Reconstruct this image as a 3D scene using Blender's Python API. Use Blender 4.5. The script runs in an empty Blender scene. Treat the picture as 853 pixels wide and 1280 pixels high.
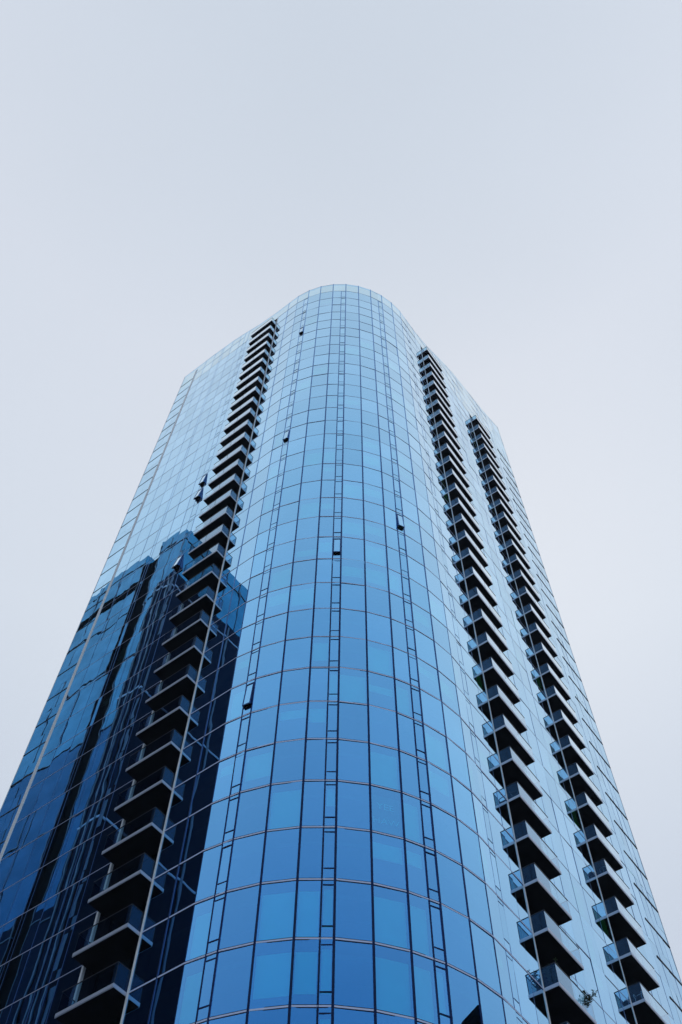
import bpy, math, random
from mathutils import Vector, Matrix
random.seed(7)
R = math.radians
sc = bpy.context.scene
col = sc.collection
S = 3.1                      # one storey in metres; plan is laid out in storeys
NB = 8.082                   # storeys between the camera and floor line 0
CAMZ = 1.6

# ------------------------------------------------------------ mesh helper
class MB:
    def __init__(s): s.v = []; s.f = []
    def quad(s, *p):
        i = len(s.v); s.v += [tuple(q) for q in p]; s.f.append(tuple(range(i, i + len(p))))
    def hexa(s, b, t):       # bottom ring, top ring, counter-clockwise seen from above
        i = len(s.v); n = len(b); s.v += [tuple(q) for q in b] + [tuple(q) for q in t]
        s.f.append(tuple(i + j for j in reversed(range(n)))); s.f.append(tuple(i + n + j for j in range(n)))
        for j in range(n):
            k = (j + 1) % n; s.f.append((i + j, i + k, i + n + k, i + n + j))
    def tube(s, p, q, r, r2=None, n=8):
        p = Vector(p); q = Vector(q); d = (q - p).normalized(); r2 = r if r2 is None else r2
        a = d.orthogonal().normalized(); b = d.cross(a)
        i = len(s.v)
        for c, rr in ((p, r), (q, r2)):
            for j in range(n):
                w = 2 * math.pi * j / n; s.v.append(tuple(c + (a * math.cos(w) + b * math.sin(w)) * rr))
        for j in range(n):
            k = (j + 1) % n; s.f.append((i + j, i + k, i + n + k, i + n + j))
        s.f.append(tuple(i + j for j in reversed(range(n)))); s.f.append(tuple(i + n + j for j in range(n)))
    def lathe(s, c, prof, n=20):
        c = Vector(c); i = len(s.v); m = len(prof)
        for (r, z) in prof:
            for j in range(n):
                w = 2 * math.pi * j / n; s.v.append((c.x + r * math.cos(w), c.y + r * math.sin(w), c.z + z))
        for a in range(m - 1):
            for j in range(n):
                k = (j + 1) % n
                s.f.append((i + a * n + j, i + a * n + k, i + (a + 1) * n + k, i + (a + 1) * n + j))
        s.f.append(tuple(i + j for j in reversed(range(n))))
        s.f.append(tuple(i + (m - 1) * n + j for j in range(n)))
    def build(s, name, mat, parent=None, smooth=False, org=(0, 0, 0)):
        me = bpy.data.meshes.new(name)
        o0 = Vector(org)
        me.from_pydata([tuple(Vector(v) - o0) for v in s.v], [], s.f); me.update()
        if mat: me.materials.append(mat)
        if smooth:
            for p in me.polygons: p.use_smooth = True
        o = bpy.data.objects.new(name, me); col.objects.link(o); o.location = o0
        if parent:
            o.parent = parent
            o.location = o0 - pos(parent)
        return o
def pos(o):
    p = Vector((0, 0, 0))
    while o: p += o.location; o = o.parent
    return p
def empty(name, loc):
    o = bpy.data.objects.new(name, None); col.objects.link(o); o.location = loc; return o
def tag(o, label=None, cat=None, group=None, kind=None):
    if label: o['label'] = label
    if cat: o['category'] = cat
    if group: o['group'] = group
    if kind: o['kind'] = kind
    return o

# ------------------------------------------------------------ materials
def newmat(name):
    m = bpy.data.materials.new(name); m.use_nodes = True
    nt = m.node_tree; nt.nodes.clear()
    out = nt.nodes.new('ShaderNodeOutputMaterial'); return m, nt, out
def plain(name, c, rough=.5, metal=0., noise=0., nscale=3., spec=.5, bump=0.):
    m, nt, out = newmat(name)
    b = nt.nodes.new('ShaderNodeBsdfPrincipled'); nt.links.new(b.outputs[0], out.inputs[0])
    b.inputs['Roughness'].default_value = rough; b.inputs['Metallic'].default_value = metal
    b.inputs['Specular IOR Level'].default_value = spec
    b.inputs['Base Color'].default_value = (*c, 1)
    if noise or bump:
        tc = nt.nodes.new('ShaderNodeNewGeometry'); n = nt.nodes.new('ShaderNodeTexNoise')
        n.inputs['Scale'].default_value = nscale; n.inputs['Detail'].default_value = 6
        nt.links.new(tc.outputs['Position'], n.inputs['Vector'])
        if noise:
            r = nt.nodes.new('ShaderNodeValToRGB')
            r.color_ramp.elements[0].position = .3; r.color_ramp.elements[1].position = .7
            r.color_ramp.elements[0].color = (*[x * (1 - noise) for x in c], 1)
            r.color_ramp.elements[1].color = (*[min(1, x * (1 + noise)) for x in c], 1)
            nt.links.new(n.outputs['Fac'], r.inputs[0]); nt.links.new(r.outputs[0], b.inputs['Base Color'])
        if bump:
            bp = nt.nodes.new('ShaderNodeBump'); bp.inputs['Distance'].default_value = bump
            nt.links.new(n.outputs['Fac'], bp.inputs['Height']); nt.links.new(bp.outputs[0], b.inputs['Normal'])
    return m
def glass(name, ramp, trans, wav=.004, wscale=.45, rough=.0, dirt_reflection=.06):
    """coated glass: angle-dependent tinted mirror plus a tinted see-through part"""
    m, nt, out = newmat(name); N = nt.nodes.new; L = nt.links.new
    geo = N('ShaderNodeNewGeometry')
    mp = N('ShaderNodeMapping'); mp.inputs['Scale'].default_value = (1, 1, .55); L(geo.outputs['Position'], mp.inputs[0])
    nz = N('ShaderNodeTexNoise'); nz.inputs['Scale'].default_value = wscale; nz.inputs['Detail'].default_value = 2.2
    nz.inputs['Roughness'].default_value = .45; L(mp.outputs[0], nz.inputs['Vector'])
    bp = N('ShaderNodeBump'); bp.inputs['Distance'].default_value = wav; bp.inputs['Strength'].default_value = 1
    L(nz.outputs['Fac'], bp.inputs['Height'])
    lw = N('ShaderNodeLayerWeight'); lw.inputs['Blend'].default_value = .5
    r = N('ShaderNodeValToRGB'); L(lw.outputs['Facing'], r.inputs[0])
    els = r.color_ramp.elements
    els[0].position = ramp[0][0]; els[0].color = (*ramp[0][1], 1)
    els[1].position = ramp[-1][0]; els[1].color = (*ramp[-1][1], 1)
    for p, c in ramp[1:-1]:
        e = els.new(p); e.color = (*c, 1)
    # mottled reflections painted into neighbour glass; elsewhere faint unevenness of the coating and dirt
    n2 = N('ShaderNodeTexNoise'); n2.inputs['Scale'].default_value = .35; n2.inputs['Detail'].default_value = 8
    L(geo.outputs['Position'], n2.inputs['Vector'])
    mr = N('ShaderNodeMapRange'); mr.inputs['To Min'].default_value = 1 - dirt_reflection; mr.inputs['To Max'].default_value = 1 + dirt_reflection * .4
    L(n2.outputs['Fac'], mr.inputs[0])
    vm = N('ShaderNodeVectorMath'); vm.operation = 'SCALE'; L(r.outputs[0], vm.inputs[0]); L(mr.outputs[0], vm.inputs['Scale'])
    if trans:      # small batch-to-batch differences between panes
        oi = N('ShaderNodeObjectInfo'); ad_ = N('ShaderNodeMath'); ad_.operation = 'ADD'; L(oi.outputs['Random'], ad_.inputs[0]); L(geo.outputs['Random Per Island'], ad_.inputs[1])
        fr_ = N('ShaderNodeMath'); fr_.operation = 'FRACT'; L(ad_.outputs[0], fr_.inputs[0])
        m2 = N('ShaderNodeMapRange'); m2.inputs['To Min'].default_value = .93; m2.inputs['To Max'].default_value = 1.04; L(fr_.outputs[0], m2.inputs[0])
        v2 = N('ShaderNodeVectorMath'); v2.operation = 'SCALE'; L(vm.outputs[0], v2.inputs[0]); L(m2.outputs[0], v2.inputs['Scale']); vm = v2
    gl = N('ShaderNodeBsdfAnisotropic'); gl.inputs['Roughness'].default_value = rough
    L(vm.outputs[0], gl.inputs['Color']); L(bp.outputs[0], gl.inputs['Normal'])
    if trans:
        inv = N('ShaderNodeVectorMath'); inv.operation = 'SUBTRACT'; inv.inputs[0].default_value = (1, 1, 1); L(r.outputs[0], inv.inputs[1])
        mu = N('ShaderNodeVectorMath'); mu.operation = 'MULTIPLY'; mu.inputs[1].default_value = trans; L(inv.outputs[0], mu.inputs[0])
        tr = N('ShaderNodeBsdfTransparent'); L(mu.outputs[0], tr.inputs['Color'])
        ad = N('ShaderNodeAddShader'); L(gl.outputs[0], ad.inputs[0]); L(tr.outputs[0], ad.inputs[1]); L(ad.outputs[0], out.inputs[0])
    else:
        L(gl.outputs[0], out.inputs[0])
    return m
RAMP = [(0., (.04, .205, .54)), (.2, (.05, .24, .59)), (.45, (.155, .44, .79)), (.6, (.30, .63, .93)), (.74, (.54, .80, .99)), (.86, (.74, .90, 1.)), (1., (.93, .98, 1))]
TR = (.06, .58, 1.1)
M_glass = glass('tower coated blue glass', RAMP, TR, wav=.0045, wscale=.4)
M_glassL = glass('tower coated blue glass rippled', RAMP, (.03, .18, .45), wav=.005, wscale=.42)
M_pgl = glass('parapet screen glass', RAMP, (.35, .55, .75), wav=.003)
M_bal = glass('balustrade clear glass', [(0., (.02, .03, .05)), (.35, (.02, .04, .07)), (.6, (.06, .11, .18)), (.72, (.4, .55, .68)), (.8, (.82, .93, 1.)), (1., (1, 1, 1))], (.36, .6, .8), wav=.001, wscale=1.2)
M_band = plain('brushed aluminium floor trim', (.62, .73, 1.), .4, .0)
M_line_ = plain('slim painted floor trim', (.5, .56, .76), .5)
M_dark = glass('dark anodised frame', [(0., (.004, .009, .03)), (.45, (.012, .028, .09)), (.62, (.06, .12, .27)), (.76, (.22, .36, .6)), (.88, (.5, .66, .85)), (1., (1, 1, 1))], None, wav=.0, rough=.25)
M_joint = glass('slim blue joint profile', [(0., (.05, .1, .22)), (.5, (.08, .15, .32)), (.7, (.2, .34, .58)), (.85, (.45, .6, .82)), (1., (1, 1, 1))], None, wav=.0, rough=.3)
M_fin = plain('pale aluminium fin', (.86, .93, 1.), .45, 0., noise=.05, nscale=2)
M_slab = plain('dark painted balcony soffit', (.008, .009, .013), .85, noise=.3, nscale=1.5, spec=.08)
M_fascia = plain('balcony edge aluminium', (.5, .56, .68), .38, .45)
M_rail = plain('dark steel handrail', (.03, .035, .05), .4, .5)
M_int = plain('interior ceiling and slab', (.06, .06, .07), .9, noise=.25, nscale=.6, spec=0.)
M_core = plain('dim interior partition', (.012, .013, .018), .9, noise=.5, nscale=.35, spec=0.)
M_blind = plain('pale roller blind', (.82, .86, .84), .9, noise=.05, nscale=1.2)
M_blind2 = plain('grey roller blind', (.16, .19, .21), .9)
M_letter = plain('white cut letters', (.95, .95, .95), .8)
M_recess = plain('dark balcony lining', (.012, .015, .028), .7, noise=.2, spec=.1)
M_bar = plain('dark louvre slot metal', (.006, .018, .05), .5, .2)

# ------------------------------------------------------------ plan (in storeys), camera at the origin looking along +Y
def V2(x, y): return Vector((x, y))
a0 = math.radians(-38.068); bend = .15868; wf = .53756
A4 = V2(-2.02197, 11.85)
uL = V2(math.cos(a0), math.sin(a0))
verts = [A4.copy()]; ang = a0
for i in range(9):
    ang += bend; verts.append(verts[-1] + wf * V2(math.cos(ang), math.sin(ang)))
ang += bend; uR = V2(math.cos(ang), math.sin(ang))
M5 = verts[-1]
def nrm(d): return V2(d.y, -d.x)
nL = nrm(uL); nR = nrm(uR)
def LP(t, off=0): return A4 - uL * t + nL * off
def RP(t, off=0): return M5 + uR * t + nR * off
def W(p, k): return Vector((p.x * S, p.y * S, CAMZ + (k + NB) * S))
LT, RT = 6.67, 9.05
KG = -NB - CAMZ / S + .02      # ground in storey units
KLOW = -8
TOPL = [(0, 34.07), (1.3, 34.07), (2.2, 34.25), (3., 34.6), (3.7, 34.85), (5, 34.98), (LT, 34.97)]
TOPR = [(0, 34.07), (1.2, 34.12), (2.2, 34.6), (3.4, 35.65), (4.6, 36.5), (6, 37.0), (7.2, 37.4), (8.2, 37.95), (RT, 38.5)]
def lerp(tab, t):
    for (x0, y0), (x1, y1) in zip(tab, tab[1:]):
        if t <= x1: return y0 + (y1 - y0) * (t - x0) / (x1 - x0)
    return tab[-1][1]

# camera (needed to rank windows by the size they show)
f_px, pitch, roll = 1240.46, 1.08346, .0198473
cp, sp = math.cos(pitch), math.sin(pitch)
fw = Vector((0, cp, sp)); up0 = Vector((0, -sp, cp)); rt0 = Vector((1, 0, 0))
rt = rt0 * math.cos(roll) + up0 * math.sin(roll); up = -rt0 * math.sin(roll) + up0 * math.cos(roll)
def px(w):
    q = w - Vector((0, 0, CAMZ)); z = q.dot(fw)
    if z <= 0: return None
    return (426.5 + f_px * q.dot(rt) / z, 640 - f_px * q.dot(up) / z)
def area(ps):
    q = [px(p) for p in ps]
    if any(x is None for x in q): return 0
    q = [(min(853, max(0, x)), min(1280, max(0, y))) for x, y in q]
    return abs(sum(q[i][0] * q[(i + 1) % len(q)][1] - q[(i + 1) % len(q)][0] * q[i][1] for i in range(len(q)))) / 2

tower = empty('glass_tower', W(V2(1.5, 16), KG))
tag(tower, 'tall blue mirror-glass tower with rounded corner and three stacks of balconies', 'tower')

def seg(mb, A, B, o0, o1, k0, k1, k1b=None):
    """box standing on plan segment A-B between normal offsets o0,o1 and levels k0,k1"""
    d = (B - A).normalized(); n = nrm(d); k1b = k1 if k1b is None else k1b
    a0_, a1_, b0_, b1_ = A + n * o0, A + n * o1, B + n * o0, B + n * o1
    mb.hexa([W(a1_, k0), W(b1_, k0), W(b0_, k0), W(a0_, k0)], [W(a1_, k1), W(b1_, k1b), W(b0_, k1b), W(a0_, k1)])
def sweep(mb, pts, o0, o1, k0, k1):
    ns = []
    for i, p in enumerate(pts):
        dd = []
        if i: dd.append((pts[i] - pts[i - 1]).normalized())
        if i < len(pts) - 1: dd.append((pts[i + 1] - pts[i]).normalized())
        n = sum((nrm(d) for d in dd), V2(0, 0)).normalized(); n = n / n.dot(nrm(dd[0])); ns.append(n)
    rings = []
    for p, n in zip(pts, ns):
        rings.append([W(p + n * o1, k0), W(p + n * o1, k1), W(p + n * o0, k1), W(p + n * o0, k0)])
    i0 = len(mb.v)
    for r in rings: mb.v += [tuple(q) for q in r]
    for i in range(len(rings) - 1):
        for j in range(4):
            a = i0 + i * 4 + j; b = i0 + i * 4 + (j + 1) % 4
            mb.f.append((a, a + 4, b + 4, b))
    mb.f.append((i0, i0 + 1, i0 + 2, i0 + 3)); e = i0 + 4 * (len(rings) - 1); mb.f.append((e + 3, e + 2, e + 1, e))

# ------------------------------------------------------------ columns of glass
FIN_L, REC_L = 1.07, 2.19
FIN_1, REC_1 = 1.46, 2.62
FIN_2, REC_2 = 5.31, 6.46
cols = []    # (A, B, kind, topA, topB, zone)
Lm = [6.67, 6.3, 5.95, 5.36, 4.81, 4.37, 4.27, 3.77, 3.27, 2.98, 2.76, REC_L]
for a, b in zip(Lm, Lm[1:]):
    cols.append((LP(a), LP(b), 'N' if (a, b) == (2.98, 2.76) else 'W', lerp(TOPL, a), lerp(TOPL, b), 'LE' if a > 5.9 else 'L'))
for a, b in ((FIN_L, .5), (.5, 0.)):
    cols.append((LP(a), LP(b), 'W', 34.07, 34.07, 'L'))
for i in range(9):
    A, B = verts[i], verts[i + 1]
    if i % 3 == 0:
        C = A.lerp(B, .65)
        cols.append((A, C, 'W', 34.07, 34.07, 'C')); cols.append((C, B, 'N', 34.07, 34.07, 'C'))
    else: cols.append((A, B, 'W', 34.07, 34.07, 'C'))
Rm1 = [0, .34, .52, 1.04, FIN_1]; Rm2 = [REC_1, 2.68, 2.87, 3.23, 3.77, 4.27, 4.8, FIN_2]; Rm3 = [REC_2, 6.53, 6.72, 7.1, 7.62, 8.04, 8.36, 8.66, RT]
for lst in (Rm1, Rm2, Rm3):
    for a, b in zip(lst, lst[1:]):
        cols.append((RP(a), RP(b), 'N' if (a, b) in ((.34, .52), (2.68, 2.87), (6.53, 6.72)) else 'W', lerp(TOPR, a), lerp(TOPR, b), 'RE' if a > 7.6 else 'R'))
for P_, ts, tab, z_ in ((LP, (REC_L, 1.63, FIN_L), TOPL, 'L'), (RP, (FIN_1, 2.04, REC_1), TOPR, 'R'), (RP, (FIN_2, 5.88, REC_2), TOPR, 'R')):
    for a, b in zip(ts, ts[1:]): cols.append((P_(a), P_(b), 'T', lerp(tab, a), lerp(tab, b), z_))
recs = [(LP(REC_L), LP(FIN_L)), (RP(FIN_1), RP(REC_1)), (RP(FIN_2), RP(REC_2))]

# open sashes: (column index, floor)
idx = {}
for ci, c in enumerate(cols):
    if c[2] == 'N': idx.setdefault(c[5], []).append(ci)
OPEN = {(idx['L'][0], 19): .06, (idx['L'][0], 18): .08, (idx['L'][0], 14): .1,
        (idx['C'][0], 6): .04, (idx['C'][0], 18): .045, (idx['C'][0], 28): .045, (idx['C'][1], 11): .03, (idx['C'][2], 13): .045}
forced = {}          # blinds seen in the photograph: (column, floor) -> (lo, hi)
Cc = [i for i, c in enumerate(cols) if c[5] == 'C']
# C columns: 0 M,1 N,2 W,3 W,4 M,5 N,6 W,7 W,8 M,9 N,10 W,11 W
for j, k, lo, hi in ((0, 0, .05, .82), (0, 1, .05, .8), (3, 0, .2, .84), (3, 1, .02, .84), (4, 0, .22, .84), (4, 1, .08, .84), (5, 0, .2, .9), (5, 1, .2, .9), (7, 0, .02, .84), (7, 1, .02, .84),
                     (8, 0, .02, .84), (8, 1, .02, .84), (7, 2, .55, .86), (8, 2, .6, .86), (7, 3, .03, .86), (8, 3, .05, .86), (9, 0, .2, .9), (7, 7, .1, .9), (7, 6, .5, .7),
                     (3, 13, .1, .9), (4, 11, .4, .85), (3, 11, .3, .55), (4, 13, .5, .8), (7, 11, .1, .9), (3, -1, .1, .8), (4, -1, .1, .8), (7, -1, .4, .84), (6, 10, .4, .8), (8, 10, .3, .9),
                     (2, 9, .5, .9), (3, 9, .3, .9), (10, 4, .5, .9), (6, 14, .2, .9), (3, 16, .1, .9), (7, 16, .4, .9)):
    forced[(Cc[j], k)] = (lo, hi)
none = set((Cc[j], k) for j in (2, 6, 10) for k in (0, 1, 2, 3)) | set((Cc[j], k) for j in (0, 3, 4) for k in (2,))

def inset(A, B, e):
    d = (B - A).normalized(); return A + d * e, B - d * e
win = []      # (area, name, builder)
trans = []
for ci, (A, B, kind, tA, tB, zone) in enumerate(cols):
    for k in range(KLOW, 39):
        if k >= max(tA, tB) - .02: break
        if kind == 'T' and k < 33: continue
        sub = [(0, 1)] if kind != 'N' or k >= 33 else [(0, .2), (.2, .9), (.9, 1)]
        for (s0, s1) in sub:
            k0 = k + s0; ka = min(k + s1, tA); kb = min(k + s1, tB)
            if ka <= k0 + .02 and kb <= k0 + .02: continue
            ka = max(ka, k0 + .005); kb = max(kb, k0 + .005)
            n = nrm((B - A).normalized())
            j = [random.gauss(0, .0006 if zone[0] == 'L' else .0016) for _ in range(3)]
            p = [W(A + n * j[0], k0), W(B + n * j[1], k0), W(B + n * (j[1] + j[2]), kb), W(A + n * (j[0] + j[2]), ka)]
            op = OPEN.get((ci, k)) if (s0, s1) == (.2, .9) else None
            bl = None
            if (s0 == 0 or s0 == .2) and op is None and k < 33:
                if (ci, k) in forced: bl = forced[(ci, k)]
                elif (ci, k) not in none and random.random() < (.03 if zone[0] == 'L' else .2) and s1 != .2:
                    hi = .87; lo = random.choice([.03, .03, .3, .5, .65]); bl = (lo, hi)
                if kind == 'N' and bl: bl = (max(bl[0], .22), min(bl[1], .88))
                if s0 == 0 and s1 == .2: bl = None
            win.append([area(p) + (2000 if op else 0), p, k, A, B, bl, op, (ci, k, s0)])
    if kind == 'N':
        for k in range(KLOW, 33):
            for s_ in (.2, .9):
                e, g = inset(A, B, .018)
                trans.append((area([W(A, k + s_), W(B, k + s_), W(B, k + s_ + .02), W(A, k + s_ + .02)]), e, g, k + s_, .011 if zone == 'C' else .006))
win.sort(key=lambda w: -w[0])
def blind_mb(mb, A, B, k, bl):
    a, b = inset(A, B, .03); seg(mb, a, b, -.075, -.065, k + bl[0], k + bl[1])
restP = MB(); restG = MB(); restL = MB(); restB = MB()
for r, (ar, p, k, A, B, bl, op, key) in enumerate(win):
    parapet = k >= 33
    if r < 100:
        c = sum(p, Vector()) / 4
        if op:
            n = nrm((B - A).normalized()); a, b = inset(A, B, .012)
            fr = empty('open_window', c); fr.parent = tower; fr.location = c - pos(tower)
            mb = MB()   # black sheet: painted shade of the room behind the opening
            seg(mb, a, b, -.25, -.24, k + .2, k + .9)
            mb.build('dark_room_sheet', M_slab, fr, org=c)
            kb_, kt_ = k + .22, k + .885
            def sash(x, o0, o1, lv):      # point on the tilted sash
                q = a.lerp(b, x); s_ = (kt_ - lv) / (kt_ - kb_); return W(q + n * (o0 + op * s_), lv), W(q + n * (o1 + op * s_), lv)
            def bar(x0, x1, l0, l1, o0=.004, o1=.02):
                A0, A1 = sash(x0, o0, o1, l0); B0, B1 = sash(x1, o0, o1, l0); C0, C1 = sash(x1, o0, o1, l1); D0, D1 = sash(x0, o0, o1, l1)
                mbf.hexa([A1, B1, B0, A0], [D1, C1, C0, D0])
            mbf = MB(); bar(0, .1, kb_, kt_); bar(.9, 1, kb_, kt_); bar(.1, .9, kb_, kb_ + .03, .003, .021); bar(.1, .9, kt_ - .03, kt_, .003, .021)
            # side stays closing the wedge between sash and frame
            for x0, x1 in ((.0, .03), (.97, 1.)):
                P0 = [W(a.lerp(b, x), kt_) for x in (x0, x1)]
                q0, q1 = sash(x0, 0, 0, kb_)[0], sash(x1, 0, 0, kb_)[0]
                mbf.hexa([W(a.lerp(b, x0), kb_ + .1), q0, q1, W(a.lerp(b, x1), kb_ + .1)], [P0[0], P0[0] + Vector((0, 0, .01)), P0[1] + Vector((0, 0, .01)), P0[1]])
            mbf.build('sash_frame', M_dark, fr, org=c)
            mb = MB(); mb.quad(sash(.08, .012, 0, kb_ + .02)[0], sash(.92, .012, 0, kb_ + .02)[0], sash(.92, .012, 0, kt_ - .02)[0], sash(.08, .012, 0, kt_ - .02)[0])
            mb.build('sash_pane', M_glass, fr, org=c)
            mb = MB(); mb.quad(sash(.05, .0, 0, kb_ + .01)[0], sash(.95, .0, 0, kb_ + .01)[0], sash(.95, .0, 0, kt_ - .01)[0], sash(.05, .0, 0, kt_ - .01)[0])
            mb.build('sash_backing', M_dark, fr, org=c)
            continue
        mb = MB(); mb.quad(*p); o = mb.build('window', M_pgl if parapet else (M_glassL if cols[key[0]][5][0] == 'L' else M_glass), tower, org=c)
        if bl:
            mb = MB(); blind_mb(mb, A, B, k, bl); mb.build('blind', M_blind2 if key[0] == Cc[7] and k == 3 else M_blind, o, org=c)
        if key[0] == Cc[7] and k == 3:       # the lettering stuck inside this window
            d = (B - A).normalized(); n = nrm(d)
            for txt, lv in (('YEE', .55), ('HAW', .24)):
                cu = bpy.data.curves.new('lettering', 'FONT'); cu.body = txt; cu.size = .56; cu.extrude = .004; cu.align_x = 'CENTER'; cu.space_character = 1.02
                to = bpy.data.objects.new('lettering', cu); col.objects.link(to)
                dg = bpy.context.evaluated_depsgraph_get(); me = bpy.data.meshes.new_from_object(to.evaluated_get(dg)); bpy.data.objects.remove(to)
                q = W(A.lerp(B, .49) - n * .035, k + lv)
                m = Matrix(((d.x, 0, n.x, q.x), (d.y, 0, n.y, q.y), (0, 1, 0, q.z), (0, 0, 0, 1)))
                me.transform(m); me.transform(Matrix.Translation(-c))
                me.materials.clear(); me.materials.append(M_letter)
                lo = bpy.data.objects.new('lettering', me); col.objects.link(lo); lo.parent = o
    else:
        if op: continue
        (restP if parapet else restL if cols[key[0]][5][0] == 'L' else restG).quad(*p)
        if bl and not parapet: blind_mb(restB, A, B, k, bl)
tag(restG.build('window', M_glass, tower), 'the many smaller window panes higher up the facade', kind='stuff')
tag(restL.build('window', M_glassL, tower), 'the many smaller window panes of the left facade', kind='stuff')
tag(restP.build('parapet_glass', M_pgl, tower), 'clear glass parapet screen around the roof', kind='stuff')
tag(restB.build('blind', M_blind, tower), 'pale roller blinds behind the smaller windows', kind='stuff')
trans.sort(key=lambda w: -w[0]); rb = MB()
for r, (ar, a, b, k, hh) in enumerate(trans):
    if r < 100:
        mb = MB(); seg(mb, a, b, .001, .005, k - hh, k + hh); mb.build('transom', M_dark, tower, org=W(a, k))
    else: seg(rb, a, b, .001, .004, k - hh * .8, k + hh * .8)
tag(rb.build('transom', M_dark, tower), kind='stuff')

# ------------------------------------------------------------ mullions (each its own part)
def mullion(p, n, d, w, proud, top, mat, name='mullion', low=KLOW, org=None, back=-.03):
    mb = MB(); a = p - d * w / 2; b = p + d * w / 2
    mb.hexa([W(a + n * proud, low), W(b + n * proud, low), W(b + n * back, low), W(a + n * back, low)],
            [W(a + n * proud, top), W(b + n * proud, top), W(b + n * back, top), W(a + n * back, top)])
    return mb.build(name, mat, tower, org=W(p, low))
for t in Lm[1:-1]:
    if t in (5.95, 6.3): continue
    mullion(LP(t), nL, uL, .014, .002, lerp(TOPL, t), M_joint)
mullion(LP(.5), nL, uL, .022, .008, 34.07, M_joint)
for i, v in enumerate(verts):
    dA = uL if i == 0 else (verts[i] - verts[i - 1]).normalized(); dB = uR if i == 9 else (verts[i + 1] - verts[i]).normalized()
    n = (nrm(dA) + nrm(dB)).normalized(); d = V2(-n.y, n.x)
    wid = (.018, .028, .034, .037, .037, .037, .037, .034, .028, .02)[i]
    mullion(v, n, d, wid,   .007 if 0 < i < 9 else .003, 34.1, M_dark)
for i in (0, 3, 6):
    A, B = verts[i], verts[i + 1]; d = (B - A).normalized(); mullion(A.lerp(B, .65), nrm(d), d, .028 if i else .022, .006, 33., M_dark)
for t in [.34, .52, 1.04] + Rm2[1:-1] + Rm3[1:-1]:
    mullion(RP(t), nR, uR, .014, .002, lerp(TOPR, t), M_joint)
# pale full-height fins
mullion(LP(5.885), nL, uL, .12, .006, 34.6, M_fin, 'facade_fin')
mullion(LP(FIN_L - .03), nL, uL, .038, .012, 33.0, M_fin, 'facade_fin')
mullion(RP(FIN_1 - .01), nR, uR, .022, .012, 33.0, M_fin, 'facade_fin')
mullion(RP(FIN_2 - .01), nR, uR, .022, .012, 33.0, M_fin, 'facade_fin')
mullion(LP(LT), nL, uL, .012, .008, 34.97, M_fin, 'edge_trim'); mullion(RP(RT), nR, uR, .012, .008, 38.5, M_fin, 'edge_trim')
# roof edge cap
mb = MB()
def cap(P, tab, ts):
    for a, b in zip(ts, ts[1:]): 
        A, B = P(a), P(b)
        ka, kb = lerp(tab, a), lerp(tab, b)
        if P is LP: A, B, ka, kb = B, A, kb, ka
        d = (B - A).normalized(); n = nrm(d)
        mb.hexa([W(A + n * .001, ka), W(B + n * .001, kb), W(B - n * .05, kb), W(A - n * .05, ka)], [W(A + n * .001, ka + .012), W(B + n * .001, kb + .012), W(B - n * .05, kb + .012), W(A - n * .05, ka + .012)])
cap(LP, TOPL, [0, 1.3, 2.2, 3., 3.7, 5, LT]); cap(RP, TOPR, [0, 1.2, 2.2, 3.4, 4.6, 6, 7.2, 8.2, RT])
sweep(mb, verts, -.05, .001, 34.07, 34.08)
mb.build('roof_edge_cap', M_fin, tower)

# ------------------------------------------------------------ floor bands
bands = []
for k in range(KLOW, 38):
    if k <= 34: bands.append((k, [LP(5.95), LP(REC_L)] if k < 34 else [LP(5.95), LP(3.0)]))
    if k <= 33:
        bands.append((k, [LP(FIN_L)] + verts + [RP(FIN_1)])); bands.append((k, [RP(REC_1), RP(FIN_2)]))
        bands.append((k, [RP(REC_2), RP(7.62)]))
    elif lerp(TOPR, 7.62) > k:
        t = 0.
        while lerp(TOPR, t) < k: t += .1
        bands.append((k, [RP(t), RP(7.62)]))
def bsize(b):
    q = px(W(b[1][0], b[0])), px(W(b[1][-1], b[0])); return -(b[0] >= -2) * (100 if len(b[1]) > 2 else 1) * abs(q[0][0] - q[1][0]) * (1 if b[0] > -2 else 0)
bands.sort(key=bsize); r1 = MB(); r2 = MB()
for i, (k, r) in enumerate(bands):
    d1, d2 = (MB(), MB()) if i < 100 else (r1, r2)
    if len(r) == 2:
        sweep(d1, r, -.02, .001, k - .011, k + .011); sweep(d2, r, .001, .003, k - .006, k + .006)
    else:
        h = .026 if k < 8 else .018 if k < 15 else .011
        sweep(d1, r, -.02, .002, k - h, k + h); sweep(d2, r, .002, .006, k - h * .48, k + h * .48)
    if i < 100:
        o = d1.build('floor_band', M_joint if k > 14 or len(r) == 2 else M_dark, tower, org=W(r[0], k)); d2.build('trim', M_line_ if len(r) == 2 else M_band, o, org=W(r[0], k))  # upper corner bands coloured paler blue, imitating haze and mirrored sky
tag(r1.build('floor_band', M_joint, tower), kind='stuff'); tag(r2.build('trim', M_line_, tower), kind='stuff')
for k in range(-2, 34):
    mb = MB(); seg(mb, LP(LT + .004), LP(5.96), -.01, .008, k + .588, k + .616); mb.build('louvre_slot', M_bar, tower, org=W(LP(6.3), k + .6))
for k in range(-2, 34):
    mb = MB(); seg(mb, RP(7.85), RP(RT + .004), -.01, .012, k + .632, k + .676); mb.build('louvre_slot', M_bar, tower, org=W(RP(8.4), k + .6))

# ------------------------------------------------------------ slabs, core, back walls
EL, ER = LP(LT), RP(RT)
C0 = None
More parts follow.
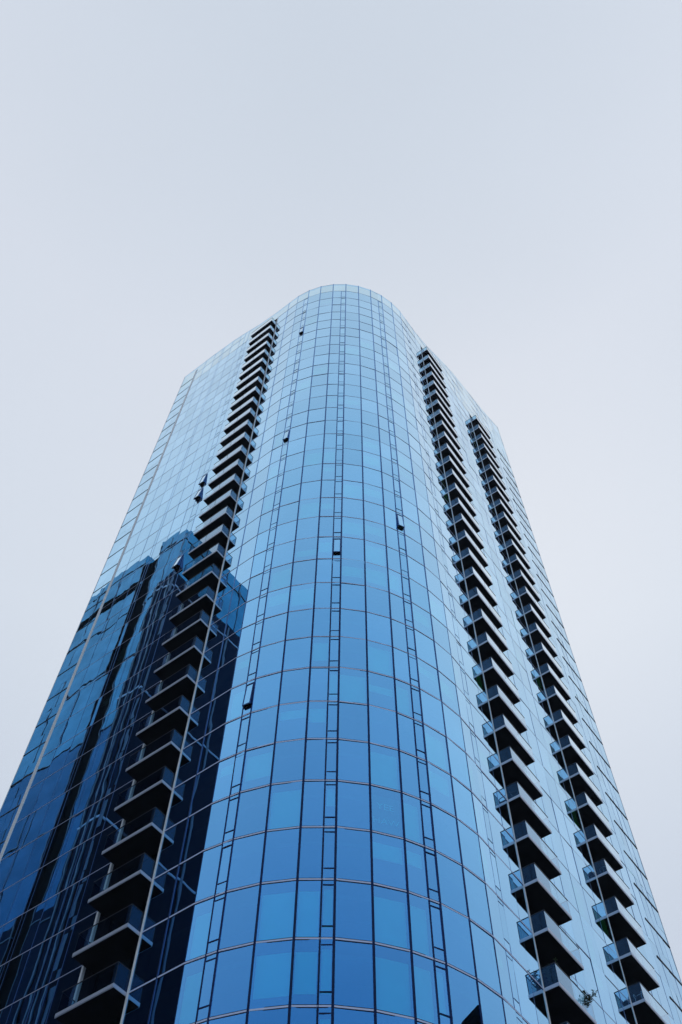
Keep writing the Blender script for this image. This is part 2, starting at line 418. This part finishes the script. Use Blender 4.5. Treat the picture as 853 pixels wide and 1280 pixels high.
# back corner of the footprint
BL = EL + uR * RT * .92; BR = ER - uL * 2.0
bk = MB()
backpts = [ER, BR, BL, EL]
for a, b in zip(backpts, backpts[1:]):
    ka = 38.5 if a is ER else (38.5 if a is BR else 34.97); kb = 38.5 if b is BR else 34.97
    bk.quad(W(a, KLOW), W(b, KLOW), W(b, kb), W(a, ka))
bk.build('rear_glass_wall', glass('rear wall glass', RAMP, None), tower)
foot = [EL] + [LP(0)] + verts[1:] + [ER, BR, BL]
def inset_poly(pts, e):
    out = []; m = len(pts)
    for i in range(m):
        d1 = (pts[i] - pts[i - 1]).normalized(); d2 = (pts[(i + 1) % m] - pts[i]).normalized()
        n = (nrm(d1) + nrm(d2)).normalized(); n = n / max(.3, n.dot(nrm(d1))); out.append(pts[i] - n * e)
    return out
fi = inset_poly(foot, .3)
for k in range(KLOW, 34):
    mb = MB(); kk = k - .1 if k == 33 else k
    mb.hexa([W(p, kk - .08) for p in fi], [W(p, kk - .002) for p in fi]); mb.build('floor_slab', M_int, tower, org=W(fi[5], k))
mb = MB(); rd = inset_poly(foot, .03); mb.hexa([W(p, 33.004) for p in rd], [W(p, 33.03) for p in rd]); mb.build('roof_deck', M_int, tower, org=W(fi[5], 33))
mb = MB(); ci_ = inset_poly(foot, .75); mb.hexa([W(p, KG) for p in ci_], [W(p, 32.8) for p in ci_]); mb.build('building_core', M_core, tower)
# sloping plant enclosure behind the tall parapet
mb = MB()
mb.hexa([W(RP(3.4, -.5), 32.95), W(RP(RT - .1, -.5), 32.95), W(RP(RT - .1, -2.6), 32.95), W(RP(3.4, -2.6), 32.95)], [W(RP(3.4, -.5), 34.8), W(RP(RT - .1, -.5), 36.6), W(RP(RT - .1, -2.6), 36.6), W(RP(3.4, -2.6), 34.8)])
mb.build('roof_plant_room', M_fin, tower)
# base storeys down to the ground
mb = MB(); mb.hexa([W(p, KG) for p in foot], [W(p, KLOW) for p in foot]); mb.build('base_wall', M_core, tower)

# ------------------------------------------------------------ balcony recesses
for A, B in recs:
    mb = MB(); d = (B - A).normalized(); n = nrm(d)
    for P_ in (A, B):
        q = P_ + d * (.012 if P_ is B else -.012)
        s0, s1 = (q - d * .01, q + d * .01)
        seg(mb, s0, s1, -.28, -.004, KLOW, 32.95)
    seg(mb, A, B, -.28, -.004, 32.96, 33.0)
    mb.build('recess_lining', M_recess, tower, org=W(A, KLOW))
    mb = MB(); mb.quad(W(A - n * .27, KLOW), W(B - n * .27, KLOW), W(B - n * .27, 32.95), W(A - n * .27, 32.95))
    o = mb.build('balcony_door_glazing', M_glass, tower, org=W(A, KLOW))
    mb = MB()
    for x in (.02, .34, .66, .98):
        q = A.lerp(B, x) - n * .27; mb.hexa([W(q - d * .012 + n * .02, KLOW), W(q + d * .012 + n * .02, KLOW), W(q + d * .012, KLOW), W(q - d * .012, KLOW)], [W(q - d * .012 + n * .02, 32.94), W(q + d * .012 + n * .02, 32.94), W(q + d * .012, 32.94), W(q - d * .012, 32.94)])
    mb.build('door_frame', M_dark, o, org=W(A, KLOW))
# pale posts at the outer side of the left recess, storey by storey
for k in range(-1, 32):
    mb = MB(); seg(mb, LP(REC_L + .045), LP(REC_L - .0), -.03, .018, k + .03, k + .96); mb.build('balcony_post', M_fin, tower, org=W(LP(REC_L), k))

# ------------------------------------------------------------ balconies: built once per stack, copied up
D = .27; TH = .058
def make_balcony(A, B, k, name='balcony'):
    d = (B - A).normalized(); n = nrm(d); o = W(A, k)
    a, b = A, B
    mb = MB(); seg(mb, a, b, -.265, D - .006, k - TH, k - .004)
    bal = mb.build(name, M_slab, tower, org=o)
    f = MB()
    seg(f, a - d * .006, b + d * .006, D - .006, D + .004, k - TH * .82, k + .012)
    seg(f, a - d * .006, a, .008, D - .006, k - TH * .82, k + .012); seg(f, b, b + d * .006, .008, D - .006, k - TH * .82, k + .012)
    f.build('fascia', M_fascia, bal, org=o)
    l = MB()
    seg(l, a - d * .004, b + d * .004, D - .006, D + .002, k - TH * 1.05, k - TH * .9)
    l.build('drip_trim', M_fascia, bal, org=o)
    g = MB()
    m_ = a.lerp(b, .5)
    for p, q in ((a, m_ - d * .006), (m_ + d * .006, b)):
        g.quad(W(p + n * (D - .002), k + .012), W(q + n * (D - .002), k + .012), W(q + n * (D - .002), k + .35), W(p + n * (D - .002), k + .35))
    for p in (a, b):
        g.quad(W(p + n * .01, k + .012), W(p + n * (D - .004), k + .012), W(p + n * (D - .004), k + .35), W(p + n * .01, k + .35))
    g.build('balustrade_glass', M_bal, bal, org=o)
    h = MB(); e = .006
    seg(h, a, b, D - .008, D + .004, k + .35, k + .362)
    for p in (a, b):
        seg(h, p - d * e, p + d * e, .008, D - .008, k + .35, k + .362)
    for p in (a, b - d * .01):
        seg(h, p, p + d * .01, D - .012, D - .003, k + .0, k + .35)
    h.build('handrail', M_rail, bal, org=o)
    return bal
def dup(o, dz):
    c = o.copy(); col.objects.link(c); c.location = o.location + Vector((0, 0, dz))
    for ch in list(o.children):
        h = ch.copy(); col.objects.link(h); h.parent = c
    return c
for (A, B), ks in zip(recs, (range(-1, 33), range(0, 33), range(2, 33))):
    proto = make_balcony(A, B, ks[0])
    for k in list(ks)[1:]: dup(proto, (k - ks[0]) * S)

# ------------------------------------------------------------ things on the balconies
M_leaf = plain('dark green leaves', (.05, .09, .035), .5, noise=.3, nscale=9)
M_pot = plain('dark glazed pot', (.05, .05, .06), .35)
def leaf(mb, p, d, ln, w, droop=.35):
    d = d.normalized(); s = d.cross(Vector((0, 0, 1))).normalized() * w; q = p + d * ln * .5 + Vector((0, 0, -droop * ln * .15)); e = p + d * ln + Vector((0, 0, -droop * ln * .6))
    mb.quad(p, q - s, e, q + s)
def plant(base, hgt, spread, nst, label, lean=Vector((0, 0, 0)), pot=.16):
    root = empty('potted_plant', base); tag(root, label, 'plant', 'plants on the lowest balcony at right')
    m = MB(); m.lathe(base, [(pot * .75, 0), (pot, .3), (pot * 1.08, .32), (pot * .9, .31), (pot * .88, .27)]); m.build('pot', M_pot, root, True, org=base)
    st = MB(); lf = MB()
    for i in range(nst):
        w = random.uniform(0, 6.28); p = base + Vector((0, 0, .28)); d = Vector((math.cos(w) * spread, math.sin(w) * spread, hgt)) * random.uniform(.7, 1.1) + lean
        e = p
        for j in range(5):
            e2 = p + d * (j + 1) / 5 + Vector((random.uniform(-.04, .04), random.uniform(-.04, .04), 0)); st.tube(e, e2, .008 - j * .001, n=5)
            for _ in range(5):
                v = random.uniform(0, 6.28); leaf(lf, e.lerp(e2, random.random()), Vector((math.cos(v), math.sin(v), random.uniform(-.1, .7))), random.uniform(.12, .24), random.uniform(.02, .04))
            e = e2
    st.build('stem', M_leaf, root, org=base); lf.build('foliage', M_leaf, root, org=base)
def R3(t, off, k, z=0): return W(RP(t, off), k) + Vector((0, 0, z))
plant(R3(1.60, .12, 2, .04), 1.15, .38, 16, 'bushy dark potted plant behind the side glass of the lowest right-hand balcony stack')
nR3 = Vector((nR.x, nR.y, 0))
plant(R3(2.40, .2, 2, .04), 1.0, .3, 8, 'leafy plant spilling over the front rail of the lowest near balcony', lean=nR3 * .55, pot=.13)
# kettle barbecue
def grill(base):
    root = empty('barbecue_grill', base); tag(root, 'round black kettle barbecue on a high balcony of the outer right stack', 'barbecue')
    M_en = plain('black enamel', (.01, .01, .012), .15); M_st = plain('steel leg', (.45, .46, .48), .35, .9)
    m = MB(); m.lathe(base + Vector((0, 0, .68)), [(.06, -.22), (.18, -.17), (.26, -.08), (.29, 0)]); m.build('bowl', M_en, root, True, org=base)
    m = MB(); m.lathe(base + Vector((0, 0, .69)), [(.295, 0), (.27, .08), (.2, .16), (.1, .2), (.02, .21)]); m.build('lid', M_en, root, True, org=base)
    m = MB(); m.lathe(base + Vector((0, 0, .675)), [(.3, 0), (.305, .006), (.3, .014)]); m.build('rim', M_st, root, True, org=base)
    for i in range(3):
        w = i * 2.094; m = MB(); m.tube(base + Vector((math.cos(w) * .15, math.sin(w) * .15, .55)), base + Vector((math.cos(w) * .3, math.sin(w) * .3, .03)), .014); m.build('leg', M_st, root, org=base)
    m = MB(); m.tube(base + Vector((-.06, 0, .93)), base + Vector((.06, 0, .93)), .014); m.tube(base + Vector((-.06, 0, .88)), base + Vector((-.06, 0, .93)), .01); m.tube(base + Vector((.06, 0, .88)), base + Vector((.06, 0, .93)), .01); m.build('handle', M_st, root, org=base)
grill(R3(5.48, .15, 7, .04))
M_cane = plain('white painted metal chair', (.7, .72, .74), .4)
M_wov = plain('dark woven seat', (.04, .04, .05), .7)
def chair(base, ax, label, mat, mw):
    root = empty('balcony_chair', base); tag(root, label, 'chair', 'chairs on the right-hand balconies')
    ax = Vector((ax.x, ax.y, 0)).normalized(); sd = Vector((-ax.y, ax.x, 0))
    P = lambda f, s, z: base + ax * f + sd * s + Vector((0, 0, z))
    m = MB(); m.hexa([P(-.22, -.22, .42), P(.22, -.22, .42), P(.22, .22, .42), P(-.22, .22, .42)], [P(-.22, -.22, .46), P(.22, -.22, .46), P(.22, .22, .46), P(-.22, .22, .46)]); m.build('seat', mw, root, org=base)
    m = MB(); m.hexa([P(-.25, -.2, .5), P(-.22, -.2, .5), P(-.22, .2, .5), P(-.25, .2, .5)], [P(-.33, -.2, .86), P(-.3, -.2, .86), P(-.3, .2, .86), P(-.33, .2, .86)]); m.build('backrest', mw, root, org=base)
    for f, s in ((-.2, -.2), (.2, -.2), (.2, .2), (-.2, .2)):
        m = MB(); m.tube(P(f * 1.1, s * 1.1, 0), P(f, s, .42), .016); m.build('leg', mat, root, org=base)
    for s in (-.25, .25):
        m = MB(); pts = [P(.2, s, .42), P(.22, s, .6), P(.15, s, .68), P(-.1, s, .7), P(-.28, s * .95, .74), P(-.32, s * .85, .88)]
        for a, b in zip(pts, pts[1:]): m.tube(a, b, .022)
        m.build('armrest', mat, root, org=base)
    m = MB(); m.tube(P(-.32, -.21, .88), P(-.32, .21, .88), .024); m.build('top_rail', mat, root, org=base)
chair(R3(5.45, .14, 4, .04), -uR, 'white metal armchair behind the glass near the bottom of the outer right balcony stack', M_cane, M_wov)
chair(R3(1.62, .13, 6, .04), nR, 'small dark chair behind the glass of a middle balcony on the inner right stack', M_rail, M_wov)

# ------------------------------------------------------------ neighbouring buildings (seen mirrored in the tower)
M_ng = glass('neighbour blue glass', [(0., (.025, .19, .38)), (.3, (.03, .21, .42)), (.6, (.08, .3, .5)), (.8, (.25, .45, .62)), (1., (1, 1, 1))], None, dirt_reflection=.5, wav=.007, wscale=.5)  # strong mottling paints broken, tree-like reflections into the glass colour
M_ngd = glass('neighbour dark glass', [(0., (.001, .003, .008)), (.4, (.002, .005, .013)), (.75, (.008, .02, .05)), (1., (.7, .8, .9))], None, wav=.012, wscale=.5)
M_nb = plain('neighbour frame metal', (.08, .14, .22), .5, .2)
M_np = plain('neighbour pale frame', (.35, .45, .62), .5, .2)
M_blk = plain('black recessed shaft', (.002, .003, .005), .9, noise=.4, nscale=.5, spec=0.)
M_pr = plain('plain roof', (.2, .2, .21), .8, noise=.2)
def fp(t, off): return LP(t, off)
def block(root, name, mat, t0, t1, o0, o1, k0, k1):
    mb = MB(); r = [fp(t0, o0), fp(t0, o1), fp(t1, o1), fp(t1, o0)]
    mb.hexa([W(p, k0) for p in r], [W(p, k1) for p in r]); return mb.build(name, mat, root, org=W(r[0], k0))
nA = empty('glass_office_tower', W(fp(18, 12), KG)); tag(nA, 'pale blue glass tower with a black vertical shaft, mirrored in the left facade', 'tower')
M_ngm = glass('neighbour mid glass', [(0., (.015, .08, .2)), (.3, (.02, .1, .24)), (.6, (.05, .16, .32)), (.8, (.14, .26, .42)), (1., (.9, .95, 1))], None, dirt_reflection=.5, wav=.007, wscale=.5)  # darker tint of the blue glass, with the same painted reflections
for (m_, ka, kb) in ((M_ngd, KG, 15.5), (M_ngm, 15.5, 25), (M_ng, 25, 41.2)):  # glass tinted darker downwards, standing in for dark surroundings mirrored low down
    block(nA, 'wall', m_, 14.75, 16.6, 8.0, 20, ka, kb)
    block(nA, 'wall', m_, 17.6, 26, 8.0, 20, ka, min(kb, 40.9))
block(nA, 'recessed_shaft', M_blk, 16.6, 17.6, 8.3, 19.8, KG, 40.6)
for k in range(5, 41, 5):
    for (a, b) in ((14.73, 16.62), (17.58, 26.02)):
        block(nA, 'floor_band', M_nb, a, b, 7.97, 8.04, k - .02, k + .02)
    block(nA, 'floor_band', M_nb, 14.71, 14.78, 8.04, 20, k - .02, k + .02)
for t in [14.74, 15.7, 16.58, 17.62] + [19.4 + 1.8 * i for i in range(4)]:
    block(nA, 'mullion', M_nb, t - .015, t + .015, 7.98, 8.05, KG, 40.85)
for i in range(1, 10):
    block(nA, 'mullion', M_nb, 14.70, 14.80, 8 + i * 1.2 - .02, 8 + i * 1.2 + .02, KG, 41.2)
block(nA, 'plant_level_louvre', M_blk, 17.61, 26.01, 7.985, 8.06, 37.2, 38.1)
nBt = empty('dark_glass_tower', W(fp(13.4, 12), KG)); tag(nBt, 'dark narrow glass tower with pale frames, mirrored low in the left facade', 'tower')
block(nBt, 'wall', M_ngd, 12.95, 14.05, 6.8, 17, KG, 33)
for k in (9, 17, 24, 32):
    block(nBt, 'floor_band', M_np, 12.92, 14.08, 6.77, 17.03, k - .05, k + .05)
for i in range(8):
    block(nBt, 'mullion', M_np if i % 3 == 1 else M_nb, 12.9, 13.0, 6.9 + i * 1.3 - .05, 6.9 + i * 1.3 + .05, KG, 32.8)
for i in range(3):
    block(nBt, 'mullion', M_nb, 13.2 + .35 * i - .03, 13.2 + .35 * i + .03, 6.75, 6.83, KG, 32.9)

nC = empty('round_dark_tower', W(V2(21.62, 9.25), KG)); tag(nC, 'round black tower top glimpsed mirrored at the foot of the curved corner', 'tower')
def ring(r): return [V2(21.62, 9.25) + r * V2(math.cos(i * math.pi / 6), math.sin(i * math.pi / 6)) for i in range(12)]
mb = MB(); mb.hexa([W(p, KG) for p in ring(2.1)], [W(p, 13.15) for p in ring(2.1)]); mb.build('wall', M_blk, nC, org=W(V2(21.62, 9.25), KG))
mb = MB(); mb.hexa([W(p, 13.15) for p in ring(2.12)], [W(p, 13.65) for p in ring(1.88)]); mb.build('roof', M_blk, nC, org=W(V2(21.62, 9.25), KG))

# ------------------------------------------------------------ ground
def sheet(name, mat, pts, z):
    mb = MB(); mb.quad(*[(x, y, z) for x, y in pts]); o = mb.build(name, mat); tag(o, kind='structure'); return o
M_asph = plain('asphalt', (.05, .05, .052), .9, noise=.25, nscale=1.5, bump=.004)
M_pave = plain('dark stone pavement', (.09, .09, .09), .85, noise=.12, nscale=.8, bump=.002)
M_line = plain('road paint', (.78, .78, .75), .7)
sheet('ground', M_pave, [(-1490, -1490), (1490, -1490), (1490, 1490), (-1490, 1490)], 0)
def strip(name, mat, P, t0, t1, o0, o1, z):
    return sheet(name, mat, [tuple(P(t0, o0) * S), tuple(P(t0, o1) * S), tuple(P(t1, o1) * S), tuple(P(t1, o0) * S)], z)
strip('road', M_asph, LP, -45, 45, 2.2, 5.2, .004)
strip('centre_line', M_line, LP, -45, 45, 3.68, 3.72, .008)
mb = MB()
for o0 in (2.15, 5.2):
    r = [fp(-45, o0), fp(-45, o0 + .05), fp(45, o0 + .05), fp(45, o0)]
    mb.hexa([(p.x * S, p.y * S, .0) for p in r], [(p.x * S, p.y * S, .13) for p in r])
tag(mb.build('kerb', M_pave), kind='structure')

# ------------------------------------------------------------ thin city haze
hm, hnt, hout = newmat('thin haze'); hv = hnt.nodes.new('ShaderNodeVolumePrincipled'); hv.inputs['Color'].default_value = (.7, .84, 1, 1); hv.inputs['Density'].default_value = .0002; hv.inputs['Anisotropy'].default_value = .1
hnt.links.new(hv.outputs[0], hout.inputs['Volume'])
mb = MB(); mb.hexa([(-1500, -1500, -1), (1500, -1500, -1), (1500, 1500, -1), (-1500, 1500, -1)], [(-1500, -1500, 175), (1500, -1500, 175), (1500, 1500, 175), (-1500, 1500, 175)])
tag(mb.build('haze', hm), 'thin pale haze in the air', 'haze', kind='stuff')

# ------------------------------------------------------------ sky, sun, camera
w = bpy.data.worlds.new('World'); sc.world = w; w.use_nodes = True; nt = w.node_tree; nt.nodes.clear()
N = nt.nodes.new; L = nt.links.new
out = N('ShaderNodeOutputWorld'); bg = N('ShaderNodeBackground'); L(bg.outputs[0], out.inputs[0]); bg.inputs['Strength'].default_value = .1
sky = N('ShaderNodeTexSky'); sky.sky_type = 'NISHITA'; sky.sun_disc = False
SUN_EL, SUN_AZ = 58, 20          # azimuth from +Y towards +X, behind the tower
sky.sun_elevation = R(SUN_EL); sky.sun_rotation = R(SUN_AZ); sky.air_density = 1.5; sky.dust_density = 6
tc = N('ShaderNodeTexCoord'); sx = N('ShaderNodeSeparateXYZ'); L(tc.outputs['Generated'], sx.inputs[0])
cr = N('ShaderNodeValToRGB'); L(sx.outputs['Z'], cr.inputs[0])
e = cr.color_ramp.elements
e[0].position = 0; e[0].color = (.42, .50, .64, 1)
e[1].position = 1; e[1].color = (.64, .71, .81, 1)
for p, c in ((.35, (.47, .555, .69)), (.6, (.59, .665, .785)), (.8, (.70, .765, .86)), (.93, (.70, .755, .85))):
    q = e.new(p); q.color = (*c, 1)
cl = N('ShaderNodeTexNoise'); cl.inputs['Scale'].default_value = 1.3; cl.inputs['Detail'].default_value = 4; L(tc.outputs['Generated'], cl.inputs['Vector'])
mr = N('ShaderNodeMapRange'); mr.inputs['From Min'].default_value = .3; mr.inputs['From Max'].default_value = .7; mr.inputs['To Min'].default_value = 9.6; mr.inputs['To Max'].default_value = 10.2; L(cl.outputs['Fac'], mr.inputs[0])
vs = N('ShaderNodeVectorMath'); vs.operation = 'SCALE'; L(cr.outputs[0], vs.inputs[0]); L(mr.outputs[0], vs.inputs['Scale'])
mx = N('ShaderNodeMix'); mx.data_type = 'RGBA'; mx.inputs['Factor'].default_value = .985
L(sky.outputs[0], mx.inputs[6]); L(vs.outputs[0], mx.inputs[7]); L(mx.outputs[2], bg.inputs[0])
sl = bpy.data.lights.new('sun', 'SUN'); sl.energy = .6; sl.angle = R(15); sl.color = (1, .97, .93)
so = bpy.data.objects.new('sun', sl); col.objects.link(so)
dirv = Vector((math.sin(R(SUN_AZ)) * math.cos(R(SUN_EL)), math.cos(R(SUN_AZ)) * math.cos(R(SUN_EL)), math.sin(R(SUN_EL))))
so.rotation_euler = dirv.to_track_quat('Z', 'Y').to_euler(); so.location = (0, 0, 300)
cam = bpy.data.cameras.new('camera'); co = bpy.data.objects.new('camera', cam); col.objects.link(co); sc.camera = co
cam.sensor_fit = 'VERTICAL'; cam.sensor_height = 36; cam.sensor_width = 24; cam.lens = f_px / 1280 * 36; cam.clip_end = 6000
m = Matrix((rt, up, -fw)).transposed().to_4x4(); m.translation = Vector((0, 0, CAMZ)); co.matrix_world = m
sc.view_settings.view_transform = 'Standard'; sc.view_settings.look = 'None'; sc.view_settings.exposure = 0; sc.view_settings.gamma = 1
sc.render.engine = 'CYCLES'
sc.cycles.max_bounces = 10; sc.cycles.glossy_bounces = 6; sc.cycles.transparent_max_bounces = 16; sc.cycles.use_denoising = True
